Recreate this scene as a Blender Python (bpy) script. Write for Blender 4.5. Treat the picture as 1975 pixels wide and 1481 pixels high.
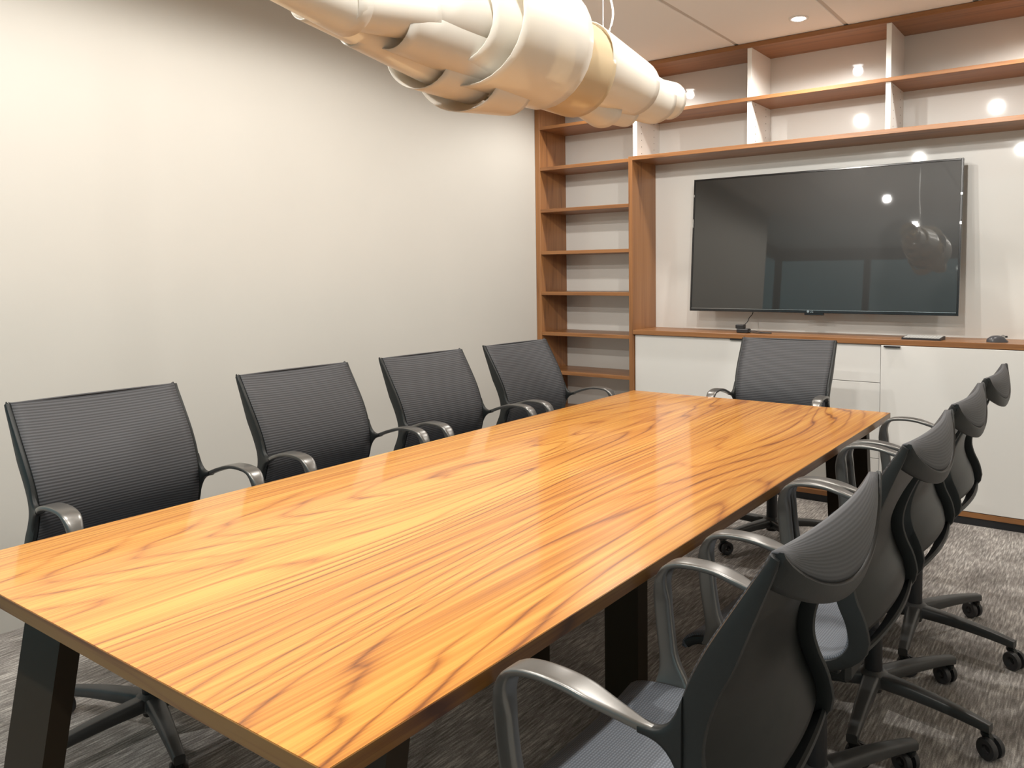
import bpy, math, random
from mathutils import Vector, Matrix

for o in list(bpy.data.objects):
    bpy.data.objects.remove(o, do_unlink=True)
scene = bpy.context.scene
COL = scene.collection
random.seed(7)
pi = math.pi

# ------------------------------------------------------------------ camera
W_PX, H_PX = 1975.0, 1481.0
F_PX, YAW, PITCH, ROLL, CX, CY = 1522.29, 0.607308, 0.067802, 0.0098148, 1096.297, 631.244
CAM_Z = 1.35
fwd = Vector((-math.sin(YAW) * math.cos(PITCH), math.cos(YAW) * math.cos(PITCH), -math.sin(PITCH)))
rgt = Vector((math.cos(YAW), math.sin(YAW), 0))
dwn = fwd.cross(rgt)
r_ = rgt * math.cos(ROLL) + dwn * math.sin(ROLL)
d_ = -rgt * math.sin(ROLL) + dwn * math.cos(ROLL)
cam_data = bpy.data.cameras.new('camera')
cam = bpy.data.objects.new('camera', cam_data)
COL.objects.link(cam)
cam.matrix_world = Matrix(((r_.x, -d_.x, -fwd.x, 0), (r_.y, -d_.y, -fwd.y, 0), (r_.z, -d_.z, -fwd.z, CAM_Z), (0, 0, 0, 1)))
cam_data.sensor_fit = 'HORIZONTAL'
cam_data.sensor_width = 36.0
cam_data.lens = F_PX * 36.0 / W_PX
cam_data.shift_x = (W_PX / 2 - CX) / W_PX
cam_data.shift_y = (CY - H_PX / 2) / W_PX
cam_data.clip_start = 0.02
scene.camera = cam

# ------------------------------------------------------------------ world (dusk sky outside the glass wall)
world = bpy.data.worlds.new('dusk')
scene.world = world
world.use_nodes = True
bg = world.node_tree.nodes['Background']
bg.inputs[0].default_value = (0.25, 0.38, 0.41, 1)
bg.inputs[1].default_value = 1.25

# ------------------------------------------------------------------ light and exposure settings
LAMP_WATT = 63.0
LAMP_COLOR = (1.0, 0.965, 0.905)
scene.view_settings.view_transform = 'Standard'
scene.view_settings.look = 'None'
scene.view_settings.gamma = 1.0
scene.view_settings.use_curve_mapping = False
scene.view_settings.exposure = 0.0

# key dimensions (metres)
WALL_X, CAB_Y, BACK_Y, CEIL = -3.456, 4.571, 4.895, 2.7135
RIGHT_X, REAR_Y = 0.95, -1.9
TABLE_Z = 0.74
TX0, TX1, TY0, TY1 = -2.056, -0.784, 0.593, 3.551
TXC = (TX0 + TX1) / 2

# ------------------------------------------------------------------ helpers
class MB:
    def __init__(self):
        self.v, self.f, self.uv = [], [], {}
    def add(self, vs, fs):
        n = len(self.v)
        self.v += [tuple(p) for p in vs]
        self.f += [tuple(n + i for i in f) for f in fs]
        return n
    def box(self, x0, x1, y0, y1, z0, z1, b=0.0):
        if b <= 0:
            self.add([(x0, y0, z0), (x1, y0, z0), (x1, y1, z0), (x0, y1, z0), (x0, y0, z1), (x1, y0, z1), (x1, y1, z1), (x0, y1, z1)],
                     [(3, 2, 1, 0), (4, 5, 6, 7), (0, 1, 5, 4), (1, 2, 6, 5), (2, 3, 7, 6), (3, 0, 4, 7)])
            return self
        # chamfered box: each corner gives three vertices
        xs, ys, zs = (x0, x1), (y0, y1), (z0, z1)
        idx, vs = {}, []
        for i in (0, 1):
            for j in (0, 1):
                for k in (0, 1):
                    si, sj, sk = (b if i == 0 else -b), (b if j == 0 else -b), (b if k == 0 else -b)
                    for a in range(3):
                        p = [xs[i] + si, ys[j] + sj, zs[k] + sk]
                        p[a] = (xs[i], ys[j], zs[k])[a]
                        idx[(i, j, k, a)] = len(vs)
                        vs.append(p)
        fs = []
        def q(*ks):
            fs.append(tuple(idx[k] for k in ks))
        for s in (0, 1):
            o = 1 if s else -1
            a = [(s, 0, 0, 0), (s, 1, 0, 0), (s, 1, 1, 0), (s, 0, 1, 0)]
            q(*(a if s else a[::-1]))
            a = [(0, s, 0, 1), (1, s, 0, 1), (1, s, 1, 1), (0, s, 1, 1)]
            q(*(a[::-1] if s else a))
            a = [(0, 0, s, 2), (1, 0, s, 2), (1, 1, s, 2), (0, 1, s, 2)]
            q(*(a if s else a[::-1]))
        for j in (0, 1):
            for k in (0, 1):
                a = [(0, j, k, 1), (1, j, k, 1), (1, j, k, 2), (0, j, k, 2)]
                q(*(a if (j ^ k) else a[::-1]))
        for i in (0, 1):
            for k in (0, 1):
                a = [(i, 0, k, 0), (i, 1, k, 0), (i, 1, k, 2), (i, 0, k, 2)]
                q(*(a[::-1] if (i ^ k) else a))
        for i in (0, 1):
            for j in (0, 1):
                a = [(i, j, 0, 0), (i, j, 1, 0), (i, j, 1, 1), (i, j, 0, 1)]
                q(*(a if (i ^ j) else a[::-1]))
        for i in (0, 1):
            for j in (0, 1):
                for k in (0, 1):
                    a = [(i, j, k, 0), (i, j, k, 1), (i, j, k, 2)]
                    q(*(a if (i + j + k) % 2 else a[::-1]))
        self.add(vs, fs)
        return self
    def grid(self, rows, close_u=False, flip=False):
        nv, nu = len(rows), len(rows[0])
        vs = [p for r in rows for p in r]
        fs = []
        m = nu if close_u else nu - 1
        for i in range(nv - 1):
            for j in range(m):
                a, b2 = i * nu + j, i * nu + (j + 1) % nu
                c, d = (i + 1) * nu + (j + 1) % nu, (i + 1) * nu + j
                fs.append((a, d, c, b2) if flip else (a, b2, c, d))
        n = self.add(vs, fs)
        for i in range(nv):
            for j in range(nu):
                self.uv[n + i * nu + j] = (j / max(1, nu - 1), i / max(1, nv - 1))
        return n
    def sweep(self, pts, sides, ups, ws, hs, cap=True, seg=8, power=0.55):
        """rounded section swept along pts; side / up axes per point, full width and height per point"""
        rows = []
        for p, s, u, w, h in zip(pts, sides, ups, ws, hs):
            row = []
            for k in range(seg):
                a = 2 * pi * (k + 0.5) / seg
                c, sn = math.cos(a), math.sin(a)
                cx = math.copysign(abs(c) ** power, c) * w / 2
                cy = math.copysign(abs(sn) ** power, sn) * h / 2
                row.append(Vector(p) + Vector(s) * cx + Vector(u) * cy)
            rows.append(row)
        n = self.grid(rows, close_u=True)
        if cap:
            nu = seg
            self.f.append(tuple(n + k for k in range(nu))[::-1])
            m = n + (len(rows) - 1) * nu
            self.f.append(tuple(m + k for k in range(nu)))
        return self
    def tube(self, pts, r, seg=8, cap=True):
        pts = [Vector(p) for p in pts]
        rs = r if isinstance(r, (list, tuple)) else [r] * len(pts)
        rows = []
        for i, p in enumerate(pts):
            t = (pts[min(i + 1, len(pts) - 1)] - pts[max(i - 1, 0)]).normalized()
            ref = Vector((0, 0, 1)) if abs(t.z) < 0.95 else Vector((1, 0, 0))
            s = t.cross(ref).normalized()
            u = s.cross(t)
            rows.append([p + (s * math.cos(2 * pi * k / seg) + u * math.sin(2 * pi * k / seg)) * rs[i] for k in range(seg)])
        n = self.grid(rows, close_u=True)
        if cap:
            self.f.append(tuple(n + k for k in range(seg))[::-1])
            m = n + (len(rows) - 1) * seg
            self.f.append(tuple(m + k for k in range(seg)))
        return self
    def lathe(self, prof, c=(0, 0, 0), axis='Z', seg=20):
        """prof: list of (radius, height) about an axis through c"""
        rows = []
        for r, h in prof:
            row = []
            for k in range(seg):
                a = 2 * pi * k / seg
                x, y = r * math.cos(a), r * math.sin(a)
                if axis == 'Z':
                    p = (c[0] + x, c[1] + y, c[2] + h)
                elif axis == 'X':
                    p = (c[0] + h, c[1] + x, c[2] + y)
                else:
                    p = (c[0] + y, c[1] + h, c[2] + x)
                row.append(p)
            rows.append(row)
        self.grid(rows, close_u=True)
        return self
    def build(self, name, mat, parent=None, smooth=35, origin=None, solid=0.0, solid_off=0.0):
        me = bpy.data.meshes.new(name)
        vs = self.v
        if origin is not None:
            ox, oy, oz = origin
            vs = [(x - ox, y - oy, z - oz) for x, y, z in vs]
        me.from_pydata(vs, [], self.f)
        if self.uv:
            lay = me.uv_layers.new(name='UVMap')
            for lp in me.loops:
                lay.data[lp.index].uv = self.uv.get(lp.vertex_index, (0, 0))
        me.materials.append(mat)
        if smooth:
            for p in me.polygons:
                p.use_smooth = True
            me.set_sharp_from_angle(angle=math.radians(smooth))
        me.update()
        o = bpy.data.objects.new(name, me)
        COL.objects.link(o)
        if origin is not None and parent is None:
            o.location = origin
        if parent is not None:
            o.parent = parent
        if solid:
            m = o.modifiers.new('thickness', 'SOLIDIFY')
            m.thickness = solid
            m.offset = solid_off
        return o

def tag(o, label=None, cat=None, group=None, kind=None):
    if label: o['label'] = label
    if cat: o['category'] = cat
    if group: o['group'] = group
    if kind: o['kind'] = kind
    return o

def empty(name, loc, rz=0.0):
    o = bpy.data.objects.new(name, None)
    o.empty_display_size = 0.1
    COL.objects.link(o)
    o.location = loc
    o.rotation_euler = (0, 0, rz)
    return o

def copy_tree(o, parent=None):
    c = o.copy()
    COL.objects.link(c)
    c.parent = parent
    for ch in list(o.children):
        copy_tree(ch, c)
    return c

def lerp_prof(prof, n):
    """smooth (Catmull-Rom) resample of a list of tuples to n points by chord length"""
    P = [Vector(p) for p in prof]
    ls = [0]
    for a, b in zip(P, P[1:]):
        ls.append(ls[-1] + (b - a).length)
    out = []
    for i in range(n):
        s = ls[-1] * i / (n - 1)
        k = 0
        while k < len(P) - 2 and ls[k + 1] < s:
            k += 1
        t = (s - ls[k]) / max(1e-9, ls[k + 1] - ls[k])
        p0, p1, p2, p3 = P[max(0, k - 1)], P[k], P[k + 1], P[min(len(P) - 1, k + 2)]
        out.append(0.5 * ((2 * p1) + (p2 - p0) * t + (2 * p0 - 5 * p1 + 4 * p2 - p3) * t * t + (3 * p1 - p0 - 3 * p2 + p3) * t ** 3))
    return out

# ------------------------------------------------------------------ materials
MATS = {}
def new_mat(name):
    m = bpy.data.materials.new(name)
    m.use_nodes = True
    nt = m.node_tree
    b = nt.nodes['Principled BSDF']
    MATS[name] = m
    return m, nt, b

def plain(name, col, rough=0.5, metal=0.0, coat=0.0, coat_rough=0.05, spec=0.5, noise=0.0, nscale=60.0, bump=0.0):
    m, nt, b = new_mat(name)
    b.inputs['Base Color'].default_value = (*col, 1)
    b.inputs['Roughness'].default_value = rough
    b.inputs['Metallic'].default_value = metal
    b.inputs['Coat Weight'].default_value = coat
    b.inputs['Coat Roughness'].default_value = coat_rough
    b.inputs['Specular IOR Level'].default_value = spec
    if noise or bump:
        tc = nt.nodes.new('ShaderNodeTexCoord')
        n = nt.nodes.new('ShaderNodeTexNoise')
        n.inputs['Scale'].default_value = nscale
        n.inputs['Detail'].default_value = 3
        nt.links.new(tc.outputs['Object'], n.inputs['Vector'])
        if noise:
            r = nt.nodes.new('ShaderNodeValToRGB')
            r.color_ramp.elements[0].position = 0.3
            r.color_ramp.elements[1].position = 0.7
            r.color_ramp.elements[0].color = (*[c * (1 - noise) for c in col], 1)
            r.color_ramp.elements[1].color = (*[min(1, c * (1 + noise)) for c in col], 1)
            nt.links.new(n.outputs['Fac'], r.inputs['Fac'])
            nt.links.new(r.outputs['Color'], b.inputs['Base Color'])
        if bump:
            bp = nt.nodes.new('ShaderNodeBump')
            bp.inputs['Strength'].default_value = bump
            bp.inputs['Distance'].default_value = 0.002
            nt.links.new(n.outputs['Fac'], bp.inputs['Height'])
            nt.links.new(bp.outputs['Normal'], b.inputs['Normal'])
    return m

def math_node(nt, op, a, b=None, c=None):
    n = nt.nodes.new('ShaderNodeMath')
    n.operation = op
    for i, x in enumerate((a, b, c)):
        if x is None: continue
        if isinstance(x, (int, float)):
            n.inputs[i].default_value = x
        else:
            nt.links.new(x, n.inputs[i])
    return n.outputs[0]

def wood(name, axis, stops, rough=0.35, coat=0.3, coat_rough=0.1, across=9.0, along=0.55, rings=9.0, fine=180.0, warp=0.35, lines=10.0):
    """veneer: growth-ring contours of a stretched noise field plus fine pores; axis = grain direction"""
    m, nt, b = new_mat(name)
    tc = nt.nodes.new('ShaderNodeTexCoord')
    def mapped(s_across, s_along, off=0.0):
        mp = nt.nodes.new('ShaderNodeMapping')
        sc = [s_across] * 3
        sc['XYZ'.index(axis)] = s_along
        mp.inputs['Scale'].default_value = sc
        mp.inputs['Location'].default_value = (off, off * 0.7, off * 1.3)
        nt.links.new(tc.outputs['Object'], mp.inputs['Vector'])
        return mp.outputs['Vector']
    def noise(vec, scale, detail, rough_=0.5, dist=0.0):
        n = nt.nodes.new('ShaderNodeTexNoise')
        n.inputs['Scale'].default_value = scale
        n.inputs['Detail'].default_value = detail
        n.inputs['Roughness'].default_value = rough_
        n.inputs['Distortion'].default_value = dist
        nt.links.new(vec, n.inputs['Vector'])
        return n.outputs['Fac']
    sx = nt.nodes.new('ShaderNodeSeparateXYZ')
    nt.links.new(mapped(1.0, 0.06), sx.inputs[0])
    cross = math_node(nt, 'ADD', sx.outputs['X' if axis != 'X' else 'Y'], sx.outputs['Y' if axis == 'Y' else 'Z'])
    big = noise(mapped(across * 0.25, along), 1.0, 2.0, 0.35, warp)
    mid = noise(mapped(across * 2.0, along * 1.8, 3.1), 1.0, 1, 0.5)
    fade = noise(mapped(across * 1.6, along * 1.3, 17.0), 1.0, 2, 0.5)
    streak = noise(mapped(across * 11.0, along * 2.0, 5.3), 1.0, 4, 0.65)
    fine_n = noise(mapped(fine, along * 7, 7.7), 1.0, 2, 0.6)
    tone = noise(mapped(across * 0.8, along * 0.9, 11.0), 1.0, 2, 0.5)
    ring = math_node(nt, 'FRACT', math_node(nt, 'ADD', math_node(nt, 'ADD', math_node(nt, 'MULTIPLY', big, rings), math_node(nt, 'MULTIPLY', mid, 1.2)), math_node(nt, 'MULTIPLY', cross, lines)))
    # dark late-wood line between rings
    line = math_node(nt, 'POWER', math_node(nt, 'ABSOLUTE', math_node(nt, 'MULTIPLY_ADD', ring, 2.0, -1.0)), 5.0)
    val = math_node(nt, 'ADD', math_node(nt, 'MULTIPLY', tone, 0.50), math_node(nt, 'MULTIPLY', streak, 0.85))
    val = math_node(nt, 'SUBTRACT', val, math_node(nt, 'MULTIPLY', line, math_node(nt, 'MULTIPLY_ADD', fade, 1.05, -0.25)))
    val = math_node(nt, 'SUBTRACT', val, math_node(nt, 'MULTIPLY', fine_n, 0.22))
    ramp = nt.nodes.new('ShaderNodeValToRGB')
    els = ramp.color_ramp.elements
    while len(els) < len(stops):
        els.new(0.5)
    for e, (pos, col) in zip(els, stops):
        e.position = pos
        e.color = (*col, 1)
    nt.links.new(val, ramp.inputs['Fac'])
    nt.links.new(ramp.outputs['Color'], b.inputs['Base Color'])
    b.inputs['Roughness'].default_value = rough
    b.inputs['Coat Weight'].default_value = coat
    b.inputs['Coat Roughness'].default_value = coat_rough
    bp = nt.nodes.new('ShaderNodeBump')
    bp.inputs['Strength'].default_value = 0.06
    bp.inputs['Distance'].default_value = 0.001
    nt.links.new(fine_n, bp.inputs['Height'])
    nt.links.new(bp.outputs['Normal'], b.inputs['Normal'])
    return m

TABLE_STOPS = [(0.16, (0.23, 0.070, 0.012)), (0.34, (0.42, 0.145, 0.022)), (0.48, (0.58, 0.230, 0.036)), (0.68, (0.76, 0.375, 0.075))]
SHELF_STOPS = [(0.10, (0.17, 0.068, 0.022)), (0.45, (0.27, 0.115, 0.038)), (0.80, (0.36, 0.165, 0.058))]
M_TABLE = wood('table_veneer', 'Y', TABLE_STOPS, rough=0.33, coat=0.65, coat_rough=0.09, across=8.0, along=0.27, rings=30.0, fine=260.0, warp=0.3, lines=22.0)
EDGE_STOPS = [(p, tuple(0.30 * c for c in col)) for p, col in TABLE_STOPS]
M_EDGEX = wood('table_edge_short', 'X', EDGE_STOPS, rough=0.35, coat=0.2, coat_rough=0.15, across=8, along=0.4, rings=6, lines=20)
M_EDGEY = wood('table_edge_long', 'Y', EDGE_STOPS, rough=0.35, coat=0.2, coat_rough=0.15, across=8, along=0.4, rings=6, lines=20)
M_SHX = wood('shelf_veneer_level', 'X', SHELF_STOPS, rough=0.4, coat=0.12, coat_rough=0.2, across=16, rings=5)
M_SHZ = wood('shelf_veneer_upright', 'Z', SHELF_STOPS, rough=0.4, coat=0.12, coat_rough=0.2, across=16, rings=5)
M_WALL = plain('wall_paint', (0.525, 0.508, 0.468), rough=0.75, noise=0.012, nscale=2.0)
M_CEIL = plain('ceiling_panel_white', (0.92, 0.915, 0.90), rough=0.9, noise=0.02, nscale=300)
M_CGAP = plain('ceiling_grid_grey', (0.62, 0.59, 0.55), rough=0.7)
M_GLOSSW = plain('gloss_white_panel', (0.70, 0.685, 0.65), rough=0.35, coat=1.0, coat_rough=0.045)
M_DOOR = plain('white_door_laminate', (0.78, 0.775, 0.75), rough=0.38)
M_DIV = plain('white_divider_laminate', (0.86, 0.85, 0.815), rough=0.3, coat=0.4, coat_rough=0.1)
M_BLACK = plain('black_metal', (0.018, 0.018, 0.02), rough=0.45)
M_KICK = plain('black_plinth', (0.012, 0.013, 0.016), rough=0.5)
M_LEG = plain('dark_bronze_leg', (0.030, 0.020, 0.011), rough=0.5, spec=0.25)
M_FRAME = plain('charcoal_plastic', (0.019, 0.021, 0.021), rough=0.42, spec=0.32, noise=0.05, nscale=300, bump=0.05)
M_SHELL = plain('black_green_shell', (0.010, 0.0115, 0.011), rough=0.36, spec=0.22)
M_BASEP = plain('dark_grey_nylon', (0.050, 0.051, 0.051), rough=0.38)
M_ARM = plain('grey_metallic_arm', (0.21, 0.205, 0.195), rough=0.33, metal=0.75)
M_RUBBER = plain('caster_rubber', (0.03, 0.03, 0.032), rough=0.4)
M_SCREEN = plain('tv_screen_glass', (0.012, 0.012, 0.011), rough=0.4, coat=1.0, coat_rough=0.02, spec=0.3)
MATS['tv_screen_glass'].node_tree.nodes['Principled BSDF'].inputs['Coat IOR'].default_value = 1.62
M_BEZEL = plain('tv_bezel_black', (0.010, 0.010, 0.011), rough=0.2)
M_SILVER = plain('silver_trim', (0.55, 0.55, 0.55), rough=0.25, metal=1.0)
M_WHITEP = plain('white_plastic', (0.75, 0.74, 0.71), rough=0.35)
M_KEY = plain('pale_grey_key', (0.6, 0.6, 0.58), rough=0.5)
M_MOUSE = plain('mouse_grey', (0.07, 0.07, 0.078), rough=0.28)
M_WINF = plain('window_frame_dark', (0.025, 0.03, 0.032), rough=0.4)
M_PIN = plain('pin_hole_dark', (0.13, 0.11, 0.095), rough=0.8)

def ribbed_mesh(name, col_a, col_b, n_ribs, axis='V', rough=0.6, bump=0.5, n_cross=0):
    m, nt, b = new_mat(name)
    uv = nt.nodes.new('ShaderNodeUVMap')
    sep = nt.nodes.new('ShaderNodeSeparateXYZ')
    nt.links.new(uv.outputs['UV'], sep.inputs[0])
    s = math_node(nt, 'SINE', math_node(nt, 'MULTIPLY', sep.outputs['Y' if axis == 'V' else 'X'], n_ribs * 2 * pi))
    h = math_node(nt, 'MULTIPLY_ADD', s, 0.5, 0.5)
    if n_cross:
        s2 = math_node(nt, 'SINE', math_node(nt, 'MULTIPLY', sep.outputs['X' if axis == 'V' else 'Y'], n_cross * 2 * pi))
        h = math_node(nt, 'MULTIPLY', h, math_node(nt, 'MULTIPLY_ADD', s2, 0.3, 0.7))
    mix = nt.nodes.new('ShaderNodeMix')
    mix.data_type = 'RGBA'
    mix.inputs[6].default_value = (*col_a, 1)
    mix.inputs[7].default_value = (*col_b, 1)
    nt.links.new(h, mix.inputs[0])
    nt.links.new(mix.outputs[2], b.inputs['Base Color'])
    b.inputs['Roughness'].default_value = rough
    bp = nt.nodes.new('ShaderNodeBump')
    bp.inputs['Strength'].default_value = bump
    bp.inputs['Distance'].default_value = 0.002
    nt.links.new(h, bp.inputs['Height'])
    nt.links.new(bp.outputs['Normal'], b.inputs['Normal'])
    return m

M_BACKMESH = ribbed_mesh('back_mesh_grey', (0.030, 0.030, 0.033), (0.075, 0.077, 0.085), 52, bump=0.3)
M_CAPMESH = ribbed_mesh('cap_mesh_grey', (0.056, 0.058, 0.064), (0.082, 0.085, 0.093), 15, bump=0.1)
M_SEATMESH = ribbed_mesh('seat_mesh_grey', (0.095, 0.108, 0.128), (0.20, 0.222, 0.258), 80, n_cross=70, bump=0.35)

# carpet: short broken streaks of lighter yarn along the room
def carpet():
    m, nt, b = new_mat('grey_carpet')
    tc = nt.nodes.new('ShaderNodeTexCoord')
    def n(scale, detail, off=0.0):
        mp = nt.nodes.new('ShaderNodeMapping')
        mp.inputs['Scale'].default_value = scale
        mp.inputs['Location'].default_value = (off, off, 0)
        nt.links.new(tc.outputs['Object'], mp.inputs['Vector'])
        t = nt.nodes.new('ShaderNodeTexNoise')
        t.inputs['Scale'].default_value = 1.0
        t.inputs['Detail'].default_value = detail
        nt.links.new(mp.outputs['Vector'], t.inputs['Vector'])
        return t.outputs['Fac']
    streak = n((150, 14, 1), 2)
    patch = n((7, 3.5, 1), 2, 4.2)
    speck = n((260, 200, 1), 2, 9.0)
    # half-metre carpet tiles differ a little
    chk = nt.nodes.new('ShaderNodeTexChecker')
    chk.inputs['Scale'].default_value = 2.0
    nt.links.new(tc.outputs['Object'], chk.inputs['Vector'])
    v = math_node(nt, 'ADD', math_node(nt, 'MULTIPLY', streak, 1.15), math_node(nt, 'MULTIPLY', patch, 0.55))
    v = math_node(nt, 'ADD', v, math_node(nt, 'MULTIPLY', speck, 0.5))
    v = math_node(nt, 'ADD', v, math_node(nt, 'MULTIPLY', chk.outputs['Fac'], 0.035))
    v = math_node(nt, 'SUBTRACT', v, 0.6)
    ramp = nt.nodes.new('ShaderNodeValToRGB')
    els = ramp.color_ramp.elements
    els[0].position, els[0].color = 0.25, (0.17, 0.156, 0.146, 1)
    els[1].position, els[1].color = 0.85, (0.66, 0.63, 0.595, 1)
    e = els.new(0.55); e.color = (0.33, 0.308, 0.29, 1)
    nt.links.new(v, ramp.inputs['Fac'])
    nt.links.new(ramp.outputs['Color'], b.inputs['Base Color'])
    b.inputs['Roughness'].default_value = 0.95
    b.inputs['Specular IOR Level'].default_value = 0.1
    bp = nt.nodes.new('ShaderNodeBump')
    bp.inputs['Strength'].default_value = 0.5
    bp.inputs['Distance'].default_value = 0.003
    nt.links.new(v, bp.inputs['Height'])
    nt.links.new(bp.outputs['Normal'], b.inputs['Normal'])
    return m
M_CARPET = carpet()

def sheet_mat(name, base, thru):
    m, nt, b = new_mat(name)
    out = nt.nodes['Material Output']
    b.inputs['Base Color'].default_value = (*base, 1)
    b.inputs['Roughness'].default_value = 0.30
    tr = nt.nodes.new('ShaderNodeBsdfTranslucent')
    tr.inputs['Color'].default_value = (*thru, 1)
    mx = nt.nodes.new('ShaderNodeMixShader')
    mx.inputs['Fac'].default_value = 0.30
    nt.links.new(b.outputs[0], mx.inputs[1])
    nt.links.new(tr.outputs[0], mx.inputs[2])
    nt.links.new(mx.outputs[0], out.inputs['Surface'])
    return m
M_SHEET = sheet_mat('lamp_sheet', (0.87, 0.85, 0.79), (0.85, 0.74, 0.57))
M_GLOWTINT = sheet_mat('lamp_sheet_glow_tint', (0.68, 0.56, 0.37), (0.85, 0.68, 0.44))  # same cream sheet, with the golden light bounced inside the lamp painted into its colour

def emit_mat(name, col, strength):
    m = bpy.data.materials.new(name)
    m.use_nodes = True
    nt = m.node_tree
    nt.nodes.remove(nt.nodes['Principled BSDF'])
    e = nt.nodes.new('ShaderNodeEmission')
    e.inputs[0].default_value = (*col, 1)
    e.inputs[1].default_value = strength
    nt.links.new(e.outputs[0], nt.nodes['Material Output'].inputs['Surface'])
    return m
M_LENS = emit_mat('downlight_lens', (1.0, 0.97, 0.92), 22.0)

def glass_mat():
    m, nt, b = new_mat('window_glass')
    b.inputs['Base Color'].default_value = (0.75, 0.92, 0.93, 1)
    b.inputs['Roughness'].default_value = 0.0
    b.inputs['Transmission Weight'].default_value = 1.0
    b.inputs['IOR'].default_value = 1.45
    b.inputs['Alpha'].default_value = 1.0
    return m
M_GLASS = glass_mat()

# ------------------------------------------------------------------ room shell
def struct(name, mb, mat, parent=None, origin=None, smooth=0):
    o = mb.build(name, mat, parent, smooth=smooth, origin=origin)
    if parent is None:
        tag(o, kind='structure')
    return o

X_OUT = -4.15     # glazed corner behind the camera
struct('floor', MB().box(X_OUT - 0.1, RIGHT_X + 0.1, REAR_Y - 0.1, BACK_Y + 0.1, -0.08, 0.0), M_CARPET)
o = struct('wall_left', MB().box(WALL_X - 0.1, WALL_X, 0.45, BACK_Y + 0.1, 0, CEIL), M_WALL)
tag(o, 'plain beige painted wall behind the row of four chairs', 'wall')
o = struct('wall_return', MB().box(X_OUT - 0.1, WALL_X - 0.1, 0.45, 0.55, 0, CEIL), M_WALL)
o = struct('wall_back', MB().box(WALL_X, RIGHT_X, BACK_Y + 0.02, BACK_Y + 0.1, 0, CEIL + 0.1), M_WALL)
o = struct('wall_right', MB().box(RIGHT_X, RIGHT_X + 0.1, REAR_Y, BACK_Y + 0.1, 0, CEIL), M_WALL)
ceil = struct('ceiling', MB().box(X_OUT - 0.1, RIGHT_X + 0.1, REAR_Y - 0.1, BACK_Y + 0.1, CEIL + 0.005, CEIL + 0.1), M_CGAP)
xs = [-1.281 + 0.646 * k for k in range(-5, 5)]
ys = [-2.1, -0.3, 1.5, 3.05, CAB_Y + 0.33]
for a, b2 in zip(xs, xs[1:]):
    for c, d in zip(ys, ys[1:]):
        x0, x1 = max(a + 0.012, X_OUT - 0.1), min(b2 - 0.012, RIGHT_X + 0.1)
        if x1 - x0 < 0.05: continue
        struct('ceiling_panel', MB().box(x0, x1, max(c, REAR_Y - 0.1) + 0.004, d - 0.004, CEIL, CEIL + 0.03, 0.002), M_CEIL, parent=ceil)

# glazed wall behind the camera (seen mirrored in the screen)
def window(name, x0, x1, y0, y1, n):
    vert_x = abs(x1 - x0) > abs(y1 - y0)
    fr = MB()
    t = 0.035
    def seg(a0, a1, z0, z1):
        if vert_x: fr.box(a0, a1, y0 - t, y0 + t, z0, z1)
        else: fr.box(x0 - t, x0 + t, a0, a1, z0, z1)
    A0, A1 = (x0, x1) if vert_x else (y0, y1)
    seg(A0, A1, 0, 0.08); seg(A0, A1, 2.55, CEIL)
    for k in range(n + 1):
        a = A0 + (A1 - A0) * k / n
        seg(max(A0, a - 0.04), min(A1, a + 0.04), 0.08, 2.55)
    w = fr.build(name, M_WINF, smooth=0)
    tag(w, kind='structure')
    for k in range(n):
        a = A0 + (A1 - A0) * k / n + 0.04
        b2 = A0 + (A1 - A0) * (k + 1) / n - 0.04
        if k == n - 1 and True: pass
        if vert_x: MB().box(a, b2, y0 - 0.004, y0 + 0.004, 0.08, 2.55).build('pane', M_GLASS, w, smooth=0)
        else: MB().box(x0 - 0.004, x0 + 0.004, a, b2, 0.08, 2.55).build('pane', M_GLASS, w, smooth=0)
    return w
window('window_1', X_OUT, RIGHT_X, REAR_Y, REAR_Y, 4)
window('window_2', X_OUT, X_OUT, REAR_Y + 0.05, 0.45, 2)

# ------------------------------------------------------------------ downlights
def downlight(x, y, label, watt=1.0, cone=177, blend=0.2):
    e = empty('downlight', (x, y, CEIL))
    tag(e, label, 'ceiling light', 'recessed ceiling downlights')
    MB().lathe([(0.052, 0.0), (0.052, -0.005), (0.045, -0.007), (0.036, -0.004), (0.034, 0.0)], seg=24).build('trim_ring', M_WHITEP, e)
    MB().lathe([(0.0, -0.014), (0.012, -0.0132), (0.022, -0.0105), (0.030, -0.006), (0.034, 0.0)], seg=24).build('lens', M_LENS, e)
    ld = bpy.data.lights.new('downlight_bulb', 'SPOT')
    ld.energy = LAMP_WATT * watt
    ld.color = LAMP_COLOR
    ld.spot_size = math.radians(cone)
    ld.spot_blend = blend
    ld.shadow_soft_size = 0.03
    lo = bpy.data.objects.new('downlight_bulb', ld)
    COL.objects.link(lo)
    lo.parent = e
    lo.location = (0, 0, -0.04)
DL = [(-2.66, 4.34, 'downlight near the left wall in front of the tall bookcase'),
      (-1.455, 4.30, 'bright downlight in the ceiling above the television'),
      (-0.26, 4.34, 'downlight beyond the frame above the right end of the shelves'),
      (-1.90, 2.50, 'downlight over the far half of the table on the wall side'),
      (-0.85, 2.42, 'downlight over the far half of the table on the aisle side'),
      (-1.97, 1.05, 'downlight over the near half of the table on the wall side'),
      (-0.88, 1.05, 'downlight over the near half of the table on the aisle side'),
      (-1.96, -0.29, 'downlight behind the camera on the wall side'),
      (-0.90, -0.28, 'downlight behind the camera on the aisle side')]
for x, y, l in DL:
    if y > 4: downlight(x, y, l, 0.66, 162, 0.5)     # narrower beams washing the cabinet fronts
    else: downlight(x, y, l)

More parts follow.
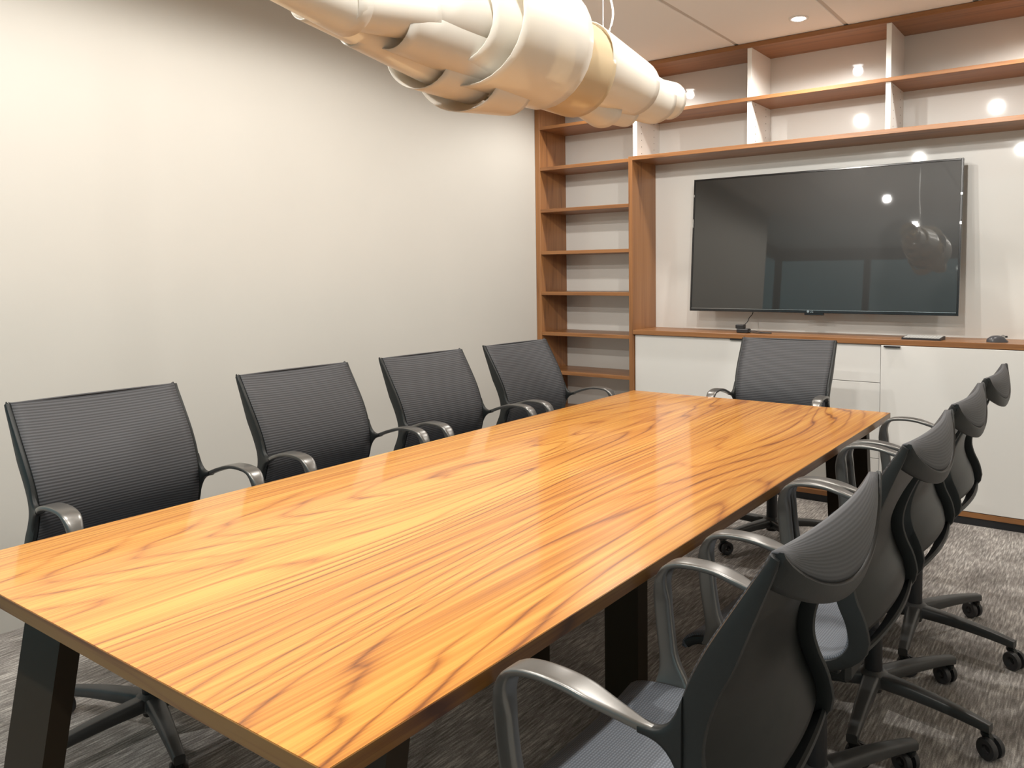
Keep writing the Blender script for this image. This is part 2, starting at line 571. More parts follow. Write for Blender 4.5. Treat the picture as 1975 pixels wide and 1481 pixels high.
# ------------------------------------------------------------------ built-in shelving wall
SH = empty('bookcase', (WALL_X + 0.4, CAB_Y + 0.16, 0))
tag(SH, 'tall narrow walnut bookcase column with open shelves against the left wall', 'bookcase')
OV = empty('overhead_shelf', (-0.9, CAB_Y + 0.16, 2.092))
tag(OV, 'walnut overhead shelf unit with white dividers above the television', 'shelf unit')
SH_R = 0.93       # right end of the shelving
def shp(name, mb, mat, smooth=0, root=None):
    root = root or SH
    return mb.build(name, mat, root, smooth=smooth, origin=tuple(root.location))
shp('side_panel', MB().box(WALL_X + 0.002, -3.413, CAB_Y, BACK_Y + 0.005, 0, CEIL - 0.002, 0.0015), M_SHZ)
shp('upright_panel', MB().box(-2.682, -2.652, CAB_Y, BACK_Y, 0, 2.118, 0.0015), M_SHZ)
bkp = MB().box(-3.413, SH_R, BACK_Y, BACK_Y + 0.018, 0, CEIL - 0.002).build('trim_1', M_GLOSSW, smooth=0)
tag(bkp, 'gloss white panel lining the wall behind the shelves and television', 'wall panel', kind='structure')
shp('top_panel', MB().box(-3.413, -2.652, CAB_Y, BACK_Y, 2.685, CEIL - 0.002, 0.0015), M_SHX)
shp('top_panel', MB().box(-2.652, SH_R, CAB_Y, BACK_Y, 2.685, CEIL - 0.002, 0.0015), M_SHX, root=OV)
shp('shelf', MB().box(-3.413, -2.652, CAB_Y + 0.002, BACK_Y, 2.372, 2.394, 0.0015), M_SHX)
shp('shelf', MB().box(-2.652, SH_R, CAB_Y + 0.002, BACK_Y, 2.372, 2.394, 0.0015), M_SHX, root=OV)
shp('shelf', MB().box(-2.652, SH_R, CAB_Y, BACK_Y, 2.092, 2.118, 0.0015), M_SHX, root=OV)
for z in (2.108, 1.812, 1.513, 1.222, 0.932, 0.655, 0.365, 0.075):
    shp('shelf', MB().box(-3.413, -2.682, CAB_Y + 0.003, BACK_Y, z - 0.024, z, 0.0015), M_SHX)
DIVX = [(-2.652, -2.622), (-1.860, -1.832), (-1.067, -1.040), (-0.275, -0.248), (0.517, 0.544)]
for a, b2 in DIVX:
    for z0, z1 in ((2.118, 2.372), (2.394, 2.685)):
        d = shp('divider', MB().box(a, b2, CAB_Y + 0.012, BACK_Y, z0, z1, 0.001), M_DIV, root=OV)
        holes = MB()
        for yy in (CAB_Y + 0.075, CAB_Y + 0.245):
            zz = z0 + 0.024
            while zz < z1 - 0.01 and z0 < 2.3:
                holes.lathe([(0.0, 0.0), (0.0032, 0.0), (0.0032, 0.0008), (0.0, 0.0008)], c=(b2, yy, zz), axis='X', seg=8)
                zz += 0.0432
        if holes.v:
            h = holes.build('pin_holes', M_PIN, d, smooth=0, origin=tuple(OV.location))
            tag(h, kind='stuff')

# counter and base cabinets
ct = MB().box(-2.652, SH_R, CAB_Y, BACK_Y, 0.941, 0.971, 0.0015).build('countertop', M_SHX, origin=(-0.9, CAB_Y, 0.941), smooth=0)
tag(ct, 'long walnut countertop under the television', 'countertop')
kick = MB().box(-2.652, SH_R, CAB_Y + 0.012, CAB_Y + 0.03, 0.0, 0.042).build('baseboard_back', M_KICK, smooth=0)
tag(kick, kind='structure')
def tab_handle(mb, x0, x1, z, y):
    mb.box(x0, x1, y - 0.014, y + 0.003, z, z + 0.0022)
    mb.box(x0, x1, y - 0.016, y - 0.014, z - 0.006, z + 0.0022)
    return mb
FR = CAB_Y + 0.022     # face of the recessed fronts
def cabinet(x0, x1, label, kind):
    e = empty('base_cabinet', ((x0 + x1) / 2, CAB_Y, 0))
    tag(e, label, 'cabinet', 'white base cabinets under the countertop')
    og = tuple(e.location)
    c = MB()
    c.box(x0, x0 + 0.018, FR + 0.02, BACK_Y, 0.071, 0.941).box(x1 - 0.018, x1, FR + 0.02, BACK_Y, 0.071, 0.941)
    c.box(x0 + 0.018, x1 - 0.018, BACK_Y - 0.01, BACK_Y, 0.071, 0.941)
    c.build('body', M_DOOR, e, smooth=0, origin=og)
    MB().box(x0, x1, CAB_Y + 0.002, BACK_Y, 0.042, 0.070, 0.001).build('bottom_panel', M_SHX, e, smooth=0, origin=og)
    if kind == 'drawers':
        for z0, z1 in ((0.076, 0.2915), (0.2945, 0.722), (0.725, 0.938)):
            d = MB().box(x0 + 0.003, x1 - 0.002, FR, FR + 0.018, z0, z1, 0.0012).build('drawer', M_DOOR, e, smooth=0, origin=og)
            if z1 > 0.9:
                tab_handle(MB(), (x0 + x1) / 2 - 0.085, (x0 + x1) / 2 + 0.085, 0.9385, FR).build('handle', M_BLACK, d, smooth=0, origin=og)
    else:
        y = CAB_Y - 0.001 if kind == 'proud' else FR
        top = 0.938
        d = MB().box(x0 + 0.003, x1 - 0.002, y, y + 0.018, 0.074, top, 0.0012).build('door', M_DOOR, e, smooth=0, origin=og)
        hx = (x1 - 0.105, x1 - 0.02) if kind == 'right_handle' else (x0 + 0.02, x0 + 0.105)
        tab_handle(MB(), hx[0], hx[1], top - 0.004 if kind == 'proud' else top - 0.0015, y).build('handle', M_BLACK, d, smooth=0, origin=og)
cabinet(-2.650, -1.858, 'white single-door cabinet beside the tall bookcase column', 'right_handle')
cabinet(-1.856, -1.070, 'white three-drawer cabinet behind the chair at the table head', 'drawers')
cabinet(-1.068, -0.266, 'white single-door cabinet under the keyboard and mouse', 'proud')
cabinet(-0.264, 0.928, 'white wide cabinet at the right end past the mouse', 'right_handle')

# ------------------------------------------------------------------ television
TVX0, TVX1, TVZ0, TVH = -2.307, -0.703, 1.100, 0.860
TVY0 = 4.72
TVT = math.atan2(0.067, 0.858)
TV = empty('television', ((TVX0 + TVX1) / 2, TVY0, TVZ0))
TV.rotation_euler = (-TVT, 0, 0)
tag(TV, 'large black flat television tilted slightly back on the white panel', 'television')
hw = (TVX1 - TVX0) / 2
b = MB()
bz = 0.011
b.box(-hw, -hw + bz, 0, 0.022, 0, TVH, 0.0015).box(hw - bz, hw, 0, 0.022, 0, TVH, 0.0015)
b.box(-hw + bz, hw - bz, 0, 0.022, TVH - bz, TVH, 0.0015).box(-hw + bz, hw - bz, 0, 0.022, 0, 0.020, 0.0015)
b.build('bezel', M_BEZEL, TV, smooth=0)
MB().box(-hw + bz, hw - bz, 0.004, 0.02, 0.020, TVH - bz).build('screen', M_SCREEN, TV, smooth=0)
MB().box(-hw + bz, hw - bz, -0.0008, 0.0012, 0.0165, 0.0185).build('trim_line', M_SILVER, TV, smooth=0)
MB().box(-hw + 0.015, hw - 0.015, 0.022, 0.045, 0.02, TVH - 0.02, 0.004).box(-0.45, 0.45, 0.045, 0.075, 0.08, 0.55, 0.006).build('back_cover', M_BEZEL, TV, smooth=0)
MB().box(-0.04, 0.075, -0.002, 0.016, -0.013, 0.001, 0.003).build('sensor_bar', M_BEZEL, TV, smooth=0)
MB().box(-0.25, -0.21, 0.075, 0.115, 0.15, 0.7).box(0.21, 0.25, 0.075, 0.115, 0.15, 0.7).box(-0.3, 0.3, 0.095, 0.118, 0.38, 0.5).build('wall_bracket', M_BLACK, TV, smooth=0)
def lettering(txt, size, mat, parent, loc, rot, ext=0.0006, name='lettering'):
    cu = bpy.data.curves.new(name, 'FONT')
    cu.body = txt
    cu.size = size
    cu.extrude = ext
    cu.align_x = 'CENTER'
    tmp = bpy.data.objects.new(name, cu)
    COL.objects.link(tmp)
    dg = bpy.context.evaluated_depsgraph_get()
    me = bpy.data.meshes.new_from_object(tmp.evaluated_get(dg))
    bpy.data.objects.remove(tmp, do_unlink=True)
    me.materials.clear()
    me.materials.append(mat)
    ob = bpy.data.objects.new(name, me)
    COL.objects.link(ob)
    ob.parent = parent
    ob.location = loc
    ob.rotation_euler = rot
    return ob
lettering('LG', 0.017, M_SILVER, TV, (0.004, -0.0008, 0.003), (pi / 2, 0, 0), name='logo_lettering')
badge = MB().lathe([(0.0, 0.0), (0.0075, 0.0), (0.0075, -0.0012), (0.0, -0.0012)], c=(-0.018, 0, 0.0088), axis='Y', seg=20).build('logo_badge', M_SILVER, TV, smooth=0)
# small clips on the side bezels
for x0, x1, z0, z1 in ((-hw - 0.0005, -hw + 0.009, 0.745, 0.760), (-hw - 0.0005, -hw + 0.007, 0.545, 0.60), (hw - 0.009, hw + 0.0005, 0.66, 0.672), (hw - 0.009, hw + 0.0005, 0.50, 0.515)):
    MB().box(x0, x1, -0.002, 0.0, z0, z1).build('screen_clip', M_SILVER, TV, smooth=0)

# ------------------------------------------------------------------ things on the counter
CT_Z = 0.971
ad = empty('power_adapter', (-1.90, 4.66, CT_Z))
tag(ad, 'small black power adapter with cable under the television corner', 'power adapter')
MB().box(-0.045, 0.03, -0.025, 0.03, 0.0, 0.026, 0.004).build('body', M_BLACK, ad, smooth=0)
MB().box(-0.055, 0.0, -0.018, 0.022, 0.026, 0.052, 0.004).build('plug', M_BLACK, ad, smooth=0)
pts = lerp_prof([(-0.005, 0.0, 0.046), (0.004, 0.04, 0.07), (-0.006, 0.09, 0.09), (0.002, 0.13, 0.12), (0.0, 0.135, 0.20)], 16)
MB().tube(pts, 0.0025, 6).build('cord', M_BLACK, ad)
pts = lerp_prof([(0.025, 0, 0.012), (0.06, 0.005, 0.014), (0.10, 0.015, 0.006), (0.15, 0.02, 0.004), (0.17, 0.005, 0.004), (0.14, -0.012, 0.004), (0.09, -0.012, 0.0035), (0.05, -0.006, 0.006), (0.025, -0.008, 0.01)], 36)
MB().tube(pts, 0.0028, 6).build('cord', M_BLACK, ad)

kb = empty('keyboard', (-0.865, 4.66, CT_Z), math.radians(-3))
tag(kb, 'thin dark keyboard with pale keys lying on the countertop', 'keyboard')
k = MB()
k.add([(-0.10, -0.055, 0), (0.10, -0.055, 0), (0.10, 0.055, 0), (-0.10, 0.055, 0), (-0.10, -0.055, 0.010), (0.10, -0.055, 0.010), (0.10, 0.055, 0.018), (-0.10, 0.055, 0.018)],
      [(3, 2, 1, 0), (4, 5, 6, 7), (0, 1, 5, 4), (1, 2, 6, 5), (2, 3, 7, 6), (3, 0, 4, 7)])
k.build('case', M_BLACK, kb, smooth=0)
for r in range(5):
    ks = MB()
    for c in range(12):
        x = -0.092 + c * 0.0155
        y = -0.047 + r * 0.0195
        z = 0.010 + (y + 0.055) / 0.11 * 0.008
        ks.box(x, x + 0.0135, y, y + 0.0165, z, z + 0.0025)
    ks.build('key_row', M_KEY, kb, smooth=0)
ms = empty('computer_mouse', (-0.505, 4.655, CT_Z), math.radians(-70))
tag(ms, 'grey and black computer mouse at the right on the countertop', 'mouse')
rows = []
for i in range(13):
    t = i / 12
    y = -0.052 + 0.104 * t
    w = 0.031 * (1 - (2 * t - 1) ** 4) ** 0.5 * (0.92 + 0.12 * math.cos((t - 0.3) * 5)) + 0.0005
    h = 0.036 * (1 - abs(2 * t - 0.92) ** 2.6 * 0.8) if t < 1 else 0.008
    h = max(0.004, h)
    rows.append([(w * math.cos(a), y, h * max(0, math.sin(a)) ** 0.8) for a in [pi * q / 14 for q in range(15)]])
MB_ = MB(); MB_.grid(rows, flip=True); MB_.build('shell', M_MOUSE, ms, smooth=60)
MB().lathe([(0.0, -0.004), (0.009, -0.004), (0.010, 0.0), (0.009, 0.004), (0.0, 0.004)], c=(0, 0.027, 0.029), axis='X', seg=14).build('scroll_wheel', M_SILVER, ms)
MB().box(-0.0006, 0.0006, 0.005, 0.048, 0.024, 0.0335).build('button_seam', M_BLACK, ms, smooth=0)

# ------------------------------------------------------------------ conference table
TB = empty('conference_table', (TXC, (TY0 + TY1) / 2, 0))
tag(TB, 'long glossy orange-brown wood veneer conference table', 'table')
TO = tuple(TB.location)
MB().box(TX0 + 0.002, TX1 - 0.002, TY0 + 0.002, TY1 - 0.002, TABLE_Z - 0.028, TABLE_Z).build('tabletop', M_TABLE, TB, smooth=0, origin=TO)
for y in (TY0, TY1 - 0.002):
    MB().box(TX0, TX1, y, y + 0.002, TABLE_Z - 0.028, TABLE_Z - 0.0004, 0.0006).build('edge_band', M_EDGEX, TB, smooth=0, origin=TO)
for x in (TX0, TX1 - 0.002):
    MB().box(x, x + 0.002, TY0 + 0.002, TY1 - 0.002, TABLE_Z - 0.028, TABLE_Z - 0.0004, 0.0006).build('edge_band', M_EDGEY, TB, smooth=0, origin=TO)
def leg_obj(*a):
    m = MB()
    z1 = TABLE_Z - 0.029
    x0, x1, yt, yb, th = a
    vs = []
    for z, y in ((0.0, yb), (z1, yt)):
        vs += [(x0, y, z), (x1, y, z), (x1, y + th, z), (x0, y + th, z)]
    m.add(vs, [(3, 2, 1, 0), (4, 5, 6, 7), (0, 1, 5, 4), (1, 2, 6, 5), (2, 3, 7, 6), (3, 0, 4, 7)])
    return m.build('leg', M_LEG, TB, smooth=0, origin=TO)
for x0, x1 in ((-2.005, -1.830), (-1.010, -0.835)):
    leg_obj(x0, x1, 0.745, 0.615, 0.045)
    leg_obj(x0, x1, 3.355, 3.485, 0.045)
for x0, x1 in ((-1.67, -1.55), (-1.29, -1.17)):
    leg_obj(x0, x1, 2.04, 2.04, 0.06)
for y in (0.745, 2.04, 3.34):
    MB().box(-1.95, -0.89, y, y + 0.06, TABLE_Z - 0.068, TABLE_Z - 0.029).build('crossbar', M_LEG, TB, smooth=0, origin=TO)
MB().box(TXC - 0.03, TXC + 0.03, 0.805, 3.34, TABLE_Z - 0.078, TABLE_Z - 0.029).build('beam', M_LEG, TB, smooth=0, origin=TO)

# ------------------------------------------------------------------ chairs
# local frame: x across, +y towards the back of the chair, z up; origin under the gas column
SEAT_PROF = [(-0.248, 0.452), (-0.242, 0.472), (-0.215, 0.489), (-0.15, 0.498), (-0.05, 0.502), (0.04, 0.506), (0.090, 0.514), (0.122, 0.532), (0.138, 0.556), (0.140, 0.580)]
BACK_PROF = [(0.140, 0.572), (0.133, 0.605), (0.115, 0.645), (0.104, 0.690), (0.107, 0.740), (0.124, 0.795), (0.150, 0.850), (0.180, 0.900), (0.208, 0.945), (0.230, 0.980), (0.241, 1.0)]
HW = 0.240
def half_w(z):
    return HW - 0.006 * math.exp(-((z - 0.72) / 0.1) ** 2)
def frames(pl):
    """tangent and rearward normal along a (y, z) profile"""
    out = []
    for i, p in enumerate(pl):
        t = (pl[min(i + 1, len(pl) - 1)] - pl[max(0, i - 1)]).normalized()
        out.append((t, Vector((t.y, -t.x))))
    return out
def make_chair():
    e = empty('office_chair', (0, 0, 0))
    NU = 17
    # --- back panel: ribbed fabric, hollowed across its width
    bp = lerp_prof(BACK_PROF, 44)
    fr = frames(bp)
    rows = []
    for i, (p, (t, n)) in enumerate(zip(bp, fr)):
        row = []
        for j in range(NU):
            u = -1 + 2 * j / (NU - 1)
            dep = 0.016 * (1 - abs(u) ** 2.2)
            row.append((u * (half_w(p.y) - 0.005), p.x - n.x * 0.0022 + n.x * dep, p.y - n.y * 0.0022 + n.y * dep))
        rows.append(row)
    m = MB(); m.grid(rows)
    m.build('backrest', M_BACKMESH, e, smooth=60, solid=0.003)
    rows = []
    for i, (p, (t, n)) in enumerate(zip(bp, fr)):
        top = max(0.0, min(1.0, (p.y - 0.90) / 0.1))
        row = []
        for j in range(NU):
            u = -1 + 2 * j / (NU - 1)
            dep = 0.011 + (0.026 - 0.018 * top) * (1 - abs(u) ** 2.2)
            row.append((u * (half_w(p.y) - 0.003), p.x + n.x * dep, p.y + n.y * dep))
        rows.append(row)
    m = MB(); m.grid(rows)
    m.build('back_shell', M_SHELL, e, smooth=60, solid=0.004)
    # --- rolled cap from the ridge down to the crossbar behind
    rows = []
    for s_ in range(11):
        s = s_ / 10
        row = []
        for j in range(NU + 8):
            u = -1 + 2 * j / (NU + 7)
            x = u * (HW - 0.004)
            g = max(0.0, 1 - abs(u) ** 2.0)
            r0 = Vector((0.238 + 0.016 * (1 - abs(u) ** 2.2), 1.0))
            r1 = Vector((0.252 + 0.029 * g, 1.002 - 0.092 * g ** 0.85))
            ctl = (r0 + r1) / 2 + Vector((0.024, 0.020)) * (g ** 0.6)
            p = r0 * (1 - s) ** 2 + ctl * 2 * s * (1 - s) + r1 * s * s
            row.append((x, p.x, p.y))
        rows.append(row)
    m = MB(); m.grid(rows)
    m.build('back_cap', M_CAPMESH, e, smooth=70, solid=0.004)
    # --- frame: two rails swept from the seat front up the sides, plus the sagging crossbar
    m = MB()
    full = SEAT_PROF[1:-1] + BACK_PROF
    cp = lerp_prof(full, 64)
    fr = frames(cp)
    for sgn in (-1, 1):
        pts, sd, up, ws, hs = [], [], [], [], []
        for p, (t, n) in zip(cp, fr):
            back = max(0.0, min(1.0, (p.y - 0.51) / 0.06))
            top = max(0.0, min(1.0, (p.y - 0.86) / 0.14))
            d = 0.020 + 0.026 * back - 0.032 * top
            w = 0.012 + 0.004 * back
            c = p + n * (d / 2 - 0.0015)
            pts.append(Vector((sgn * half_w(p.y), c.x, c.y)))
            sd.append(Vector((1, 0, 0)))
            up.append(Vector((0, n.x, n.y)))
            ws.append(w); hs.append(d)
        m.sweep(pts, sd, up, ws, hs, seg=10)
    pts, sd, up, ws, hs = [], [], [], [], []
    for j in range(33):
        u = -1 + 2 * j / 32
        g = max(0.0, 1 - abs(u) ** 2.0)
        hgt = 0.030 + 0.022 * abs(u) ** 3
        z = 1.004 - 0.092 * g ** 0.85
        k_ = abs(u) ** 2.5
        tilt = Vector((0, 0.30 + 0.30 * k_, 0.95 - 0.13 * k_)).normalized()
        y = 0.256 + 0.028 * g
        c = Vector((u * (HW + 0.001), y, z)) - tilt * (hgt / 2)
        pts.append(c); sd.append(Vector((0, tilt.z, -tilt.y))); up.append(tilt); ws.append(0.013); hs.append(hgt)
    m.sweep(pts, sd, up, ws, hs, seg=10)
    # rear tie under the lumbar
    pts, sd, up, ws, hs = [], [], [], [], []
    for j in range(17):
        u = -1 + 2 * j / 16
        pts.append(Vector((u * 0.245, 0.150 + 0.02 * (1 - u * u), 0.535))); sd.append(Vector((0, 0.7, -0.7))); up.append(Vector((0, 0.7, 0.7))); ws.append(0.014); hs.append(0.05)
    m.sweep(pts, sd, up, ws, hs, seg=10)
    # webs where the arms leave the rails
    for sgn in (-1, 1):
        n = 12
        pts, ws, hs = [], [], []
        for i in range(n):
            q = i / (n - 1)
            pts.append(Vector((sgn * (0.240 + 0.006 * q * q), 0.118 - 0.062 * q, 0.714 + 0.008 * q * q)))
            ws.append(0.014 + 0.010 * q); hs.append(0.014 + 0.120 * (1 - q) ** 3.2)
        m.sweep(pts, [Vector((1, 0, 0))] * n, [Vector((0, 0, 1))] * n, ws, hs, seg=12, power=0.6)
    m.build('back_frame', M_FRAME, e, smooth=50)
    # --- seat
    sp = lerp_prof(SEAT_PROF, 30)
    fr = frames(sp)
    rows = []
    for p, (t, n) in zip(sp, fr):
        row = []
        for j in range(NU):
            u = -1 + 2 * j / (NU - 1)
            dep = 0.010 * (1 - abs(u) ** 2.5)
            row.append((u * (HW - 0.006), p.x + n.x * dep, p.y + n.y * dep))
        rows.append(row)
    m = MB(); m.grid(rows)
    m.build('seat', M_SEATMESH, e, smooth=60, solid=0.012, solid_off=0.0)
    m = MB()
    m.box(-0.20, 0.20, -0.215, -0.175, 0.452, 0.472, 0.004).box(-0.20, 0.20, 0.06, 0.11, 0.47, 0.487, 0.004)
    m.box(-0.19, -0.15, -0.18, 0.07, 0.455, 0.474, 0.004).box(0.15, 0.19, -0.18, 0.07, 0.455, 0.474, 0.004)
    m.box(-0.155, 0.155, -0.05, 0.05, 0.44, 0.462, 0.004)
    m.build('seat_frame', M_FRAME, e, smooth=0)
    m = MB()
    m.box(-0.075, 0.075, -0.11, 0.10, 0.385, 0.442, 0.012)
    m.tube([(0.06, -0.02, 0.415), (0.14, -0.03, 0.415), (0.20, -0.035, 0.412)], [0.006, 0.006, 0.009], 8)
    m.build('tilt_mechanism', M_FRAME, e, smooth=0)
    # --- arms: flat loop from the back rail forwards and down to the seat side
    for sgn in (-1, 1):
        x0 = HW + 0.010
        path = [(x0 - 0.011, 0.112, 0.714), (x0 - 0.010, 0.098, 0.714), (x0 - 0.005, 0.068, 0.720), (x0 + 0.004, 0.02, 0.738), (x0 + 0.009, -0.05, 0.757), (x0 + 0.009, -0.115, 0.759),
                (x0 + 0.009, -0.155, 0.749), (x0 + 0.009, -0.174, 0.722), (x0 + 0.009, -0.178, 0.688), (x0 + 0.009, -0.172, 0.62), (x0 + 0.006, -0.162, 0.555), (x0 + 0.001, -0.152, 0.515), (x0 - 0.004, -0.148, 0.490)]
        pl = lerp_prof(path, 48)
        pts, sd, up, ws, hs = [], [], [], [], []
        for i, p in enumerate(pl):
            t = (pl[min(i + 1, 47)] - pl[max(0, i - 1)]).normalized()
            q = i / 47
            # arm pad lies flat; the post turns edge-on and flares at the seat
            s = Vector((1, 0, 0))
            s = (s - t * s.dot(t)).normalized()
            n = t.cross(s).normalized()
            wide = 0.045 if q < 0.52 else 0.045 - 0.023 * min(1, (q - 0.52) / 0.15)
            wide = wide if q > 0.26 else 0.010 + 0.035 * max(0.0, (q - 0.07) / 0.19)
            thick = 0.013 if q < 0.5 else 0.013 + 0.025 * min(1, (q - 0.5) / 0.15)
            if q < 0.14: thick = 0.013 + 0.010 * (1 - q / 0.14) ** 2
            if q > 0.86: thick = 0.038 + 0.055 * ((q - 0.86) / 0.14) ** 1.6
            pts.append(Vector((p.x * sgn, p.y, p.z)))
            sd.append(Vector((s.x * sgn, s.y, s.z))); up.append(Vector((n.x * sgn, n.y, n.z)))
            ws.append(wide); hs.append(thick)
        mm = MB(); mm.sweep(pts, sd, up, ws, hs, seg=16, power=0.42)
        if sgn > 0:
            mm.f = [f[::-1] for f in mm.f]
        mm.build('armrest', M_ARM, e, smooth=50)
    # --- column and five-star base
    MB().lathe([(0.0, 0.385), (0.016, 0.385), (0.016, 0.26), (0.026, 0.255), (0.027, 0.06), (0.0, 0.06)], seg=16).build('gas_column', M_BLACK, e)
    MB().lathe([(0.0, 0.128), (0.030, 0.128), (0.044, 0.118), (0.046, 0.085), (0.036, 0.075), (0.0, 0.075)], seg=20).build('base_hub', M_BASEP, e)
    for k in range(5):
        a = 2 * pi * k / 5
        d = Vector((math.cos(a), math.sin(a), 0))
        sdv = Vector((-math.sin(a), math.cos(a), 0))
        m = MB()
        n = 12
        pts, ws, hs = [], [], []
        for i in range(n):
            q = i / (n - 1)
            r = 0.028 + 0.314 * q
            z = 0.121 - 0.004 * q - 0.022 * q ** 2.4
            h = 0.042 - 0.016 * q
            pts.append(d * r + Vector((0, 0, z - h / 2))); ws.append(0.052 - 0.022 * q); hs.append(h)
        m.sweep(pts, [sdv] * n, [Vector((0, 0, 1))] * n, ws, hs, seg=12, power=0.45)
        leg = m.build('leg', M_BASEP, e, smooth=45)
        # caster: fork and two wheels
        cp_ = d * 0.329
        off = random.uniform(0, 2 * pi)
        fd = Vector((math.cos(off), math.sin(off), 0))
        fs = Vector((-fd.y, fd.x, 0))
        wc = cp_ + fd * 0.016 + Vector((0, 0, 0.031))
        c = MB()
        c.tube([cp_ + Vector((0, 0, 0.084)), cp_ + Vector((0, 0, 0.058))], 0.009, 10)
        pts = [cp_ + fd * 0.016 * max(0, min(1, q * 1.2)) + fd * 0.032 * math.sin(q * pi * 0.55) * 0.0 + Vector((0, 0, 0.068 - 0.036 * q)) for q in (0, 0.25, 0.5, 0.75, 1)]
        c.sweep(pts, [fs] * 5, [fd] * 5, [0.020, 0.018, 0.014, 0.012, 0.012], [0.026, 0.036, 0.034, 0.026, 0.02], seg=10)
        cst = c.build('caster', M_FRAME, e, smooth=50)
        for sg in (-1, 1):
            wm = MB()
            rings = []
            for (r, h) in ((0.013, 0.0), (0.030, 0.0), (0.031, 0.003), (0.031, 0.012), (0.028, 0.016), (0.018, 0.016), (0.013, 0.013), (0.013, 0.0)):
                ring = []
                for q in range(20):
                    an = 2 * pi * q / 20
                    ring.append(wc + fs * sg * (0.007 + h) + (fd * math.cos(an) + Vector((0, 0, 1)) * math.sin(an)) * r)
                rings.append(ring)
            wm.grid(rings, close_u=True, flip=(sg > 0))
            wm.build('wheel', M_RUBBER, cst, smooth=40)
    return e

proto = make_chair()
# (x, y, rotation of +y local = back of chair, label)
CH = [(-2.318, 1.150, pi / 2, 'grey mesh office chair on the wall side nearest the camera'),
      (-2.318, 1.862, pi / 2, 'grey mesh office chair on the wall side, second from the camera'),
      (-2.300, 2.510, pi / 2 - 0.03, 'grey mesh office chair on the wall side, third from the camera'),
      (-2.285, 3.160, pi / 2 - 0.03, 'grey mesh office chair on the wall side beside the bookcase'),
      (-1.385, 3.762, 0.0 + 0.04, 'grey mesh office chair at the table head in front of the drawers'),
      (-0.582, 1.170, -pi / 2, 'grey mesh office chair on the aisle side nearest the camera'),
      (-0.582, 1.902, -pi / 2, 'grey mesh office chair on the aisle side, second from the camera'),
      (-0.582, 2.468, -pi / 2, 'grey mesh office chair on the aisle side, third from the camera'),
      (-0.580, 3.062, -pi / 2, 'grey mesh office chair on the aisle side nearest the cabinets')]
for i, (x, y, rz, lab) in enumerate(CH):
    c = proto if i == 0 else copy_tree(proto)
    c.location = (x, y, 0)
    c.rotation_euler = (0, 0, rz)
    tag(c, lab, 'chair', 'grey mesh office chairs around the table')
# swivel the five-star bases differently under each seat
BASE_ROT = [0.646, 0.646, 0.646, 0.646, 0.5, 0.30, 0.10, 0.08, 0.09]
bpy.context.view_layer.update()
for c, a in zip([o for o in COL.objects if o.name.startswith('office_chair')], BASE_ROT):
    for ch in c.children:
        if ch.name.split('.')[0] in ('leg', 'caster', 'base_hub'):
            ch.rotation_euler = (0, 0, a)

# ------------------------------------------------------------------ pendant lamp of curled sheets
LP = empty('pendant_lamp', (-1.42, 1.9, CEIL))
tag(LP, 'long sculptural pendant lamp of curled cream sheets above the table', 'pendant lamp')
LO = tuple(LP.location)
def curl(p0, p1, r0, r1, a0, a1, slant0=0.0, slant1=0.0, spiral=0.0, mat=None, n=26, k=10):
    """curled sheet about the axis p0-p1; angle 0 is up, +90 towards the aisle (+x); slants shear the two ends"""
    p0, p1 = Vector(p0), Vector(p1)
    ax = (p1 - p0)
    L = ax.length
    t = ax.normalized()
    s = t.cross(Vector((0, 0, 1))).normalized()
    u = s.cross(t)
    rows = []
    for i in range(k + 1):
        q = i / k
        row = []
        for j in range(n + 1):
            a = math.radians(a0 + (a1 - a0) * j / n)
            r = r0 + (r1 - r0) * q
            r *= 1 + spiral * (j / n)
            sh = (slant0 * (1 - q) + slant1 * q) * math.cos(a - math.radians(90))
            row.append(p0 + t * (L * q + sh) + (u * math.cos(a) + s * math.sin(a)) * r)
        rows.append(row)
    m = MB(); m.grid(rows)
    return m.build('curled_shade', mat or M_SHEET, LP, smooth=60, origin=LO, solid=0.0022)
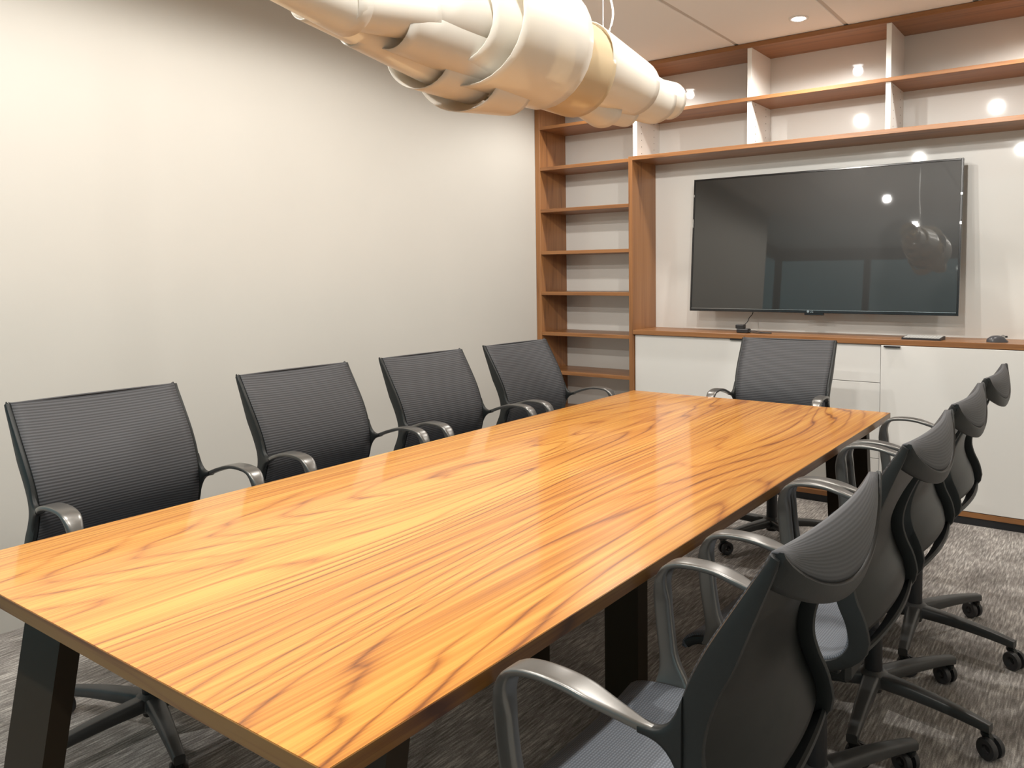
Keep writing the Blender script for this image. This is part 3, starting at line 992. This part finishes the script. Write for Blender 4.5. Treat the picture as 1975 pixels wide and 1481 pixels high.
SHEETS = [
    # p0 (near end), p1 (far end), r0, r1, a0, a1, slant0, slant1, spiral
    ((-1.42, 1.585, 2.020), (-1.42, 1.930, 2.020), 0.168, 0.172, -60, 250, 0.03, 0.0, 0.05),
    ((-1.43, 1.520, 2.005), (-1.42, 1.800, 2.010), 0.118, 0.140, -20, 300, 0.05, 0.0, 0.06),
    ((-1.42, 1.880, 1.990), (-1.42, 2.105, 1.990), 0.140, 0.143, 20, 330, 0.0, 0.0, 0.03, M_GLOWTINT),
    ((-1.40, 2.090, 2.012), (-1.40, 2.400, 1.990), 0.122, 0.098, -50, 240, 0.0, 0.03, 0.04),
    ((-1.41, 2.330, 1.985), (-1.41, 2.580, 1.975), 0.092, 0.080, -90, 250, 0.0, 0.03, 0.05),
    ((-1.41, 2.500, 1.990), (-1.40, 2.700, 1.995), 0.058, 0.066, -120, 230, 0.0, 0.0, 0.05),
    ((-1.46, 2.020, 1.930), (-1.43, 2.270, 1.892), 0.030, 0.058, 60, 300, 0.0, 0.03, 0.0),
    ((-1.45, 2.220, 1.905), (-1.43, 2.420, 1.925), 0.045, 0.060, 40, 330, 0.0, 0.0, 0.1),
    ((-1.42, 1.380, 1.990), (-1.42, 1.600, 2.015), 0.066, 0.098, -60, 280, 0.0, 0.02, 0.05),
    ((-1.41, 1.175, 1.945), (-1.41, 1.420, 1.985), 0.052, 0.062, -90, 260, 0.0, 0.0, 0.04),
    ((-1.43, 0.985, 1.955), (-1.42, 1.200, 1.945), 0.036, 0.062, -70, 270, -0.04, 0.02, 0.06),
    ((-1.47, 1.120, 1.950), (-1.49, 1.360, 1.935), 0.042, 0.052, -30, 300, 0.0, 0.0, 0.04),
    ((-1.49, 1.270, 1.940), (-1.50, 1.540, 1.925), 0.050, 0.070, -40, 300, 0.0, 0.0, 0.04),
    ((-1.50, 1.490, 1.920), (-1.49, 1.690, 1.925), 0.088, 0.100, 30, 330, 0.03, 0.0, 0.0),
    ((-1.48, 1.620, 1.905), (-1.47, 1.820, 1.920), 0.112, 0.108, 60, 300, 0.05, 0.0, 0.0),
    ((-1.48, 1.760, 1.945), (-1.47, 2.020, 1.965), 0.098, 0.085, 0, 330, 0.0, 0.0, 0.04),
    ((-1.43, 1.330, 1.955), (-1.44, 1.660, 1.965), 0.070, 0.100, 30, 280, 0.0, 0.0, 0.0),
]
for sdef in SHEETS:
    curl(*sdef)
MB().tube([(-1.42, 1.02, 1.965), (-1.42, 1.6, 1.99), (-1.42, 2.66, 1.985)], 0.008, 8).build('inner_rod', M_WHITEP, LP, origin=LO)
MB().lathe([(0.0, 0.0), (0.022, 0.0), (0.022, 0.006), (0.0, 0.006)], c=(-1.43, 0.985, 1.958), axis='Y', seg=18).lathe([(0.0, -0.004), (0.004, -0.004), (0.004, 0.0)], c=(-1.43, 0.985, 1.958), axis='Y', seg=10).build('end_cap', M_WHITEP, LP, origin=LO)
MB().tube([(-1.42, 2.262, 1.985), (-1.42, 2.262, CEIL)], 0.0012, 6).build('suspension_wire', M_SILVER, LP, origin=LO)
MB().tube([(-1.42, 1.25, 1.975), (-1.42, 1.25, CEIL)], 0.0012, 6).build('suspension_wire', M_SILVER, LP, origin=LO)
pts = lerp_prof([(-1.42, 2.255, 2.06), (-1.412, 2.275, 2.13), (-1.40, 2.292, 2.21), (-1.41, 2.272, 2.30), (-1.42, 2.262, 2.42), (-1.42, 2.262, CEIL - 0.01)], 40)
MB().tube(pts, 0.0035, 7).build('power_cord', M_WHITEP, LP, origin=LO)
MB().lathe([(0.0, CEIL - 0.03), (0.055, CEIL - 0.03), (0.06, CEIL - 0.024), (0.06, CEIL)], c=(-1.42, 2.262, 0), seg=24).build('ceiling_rose', M_WHITEP, LP, origin=LO)
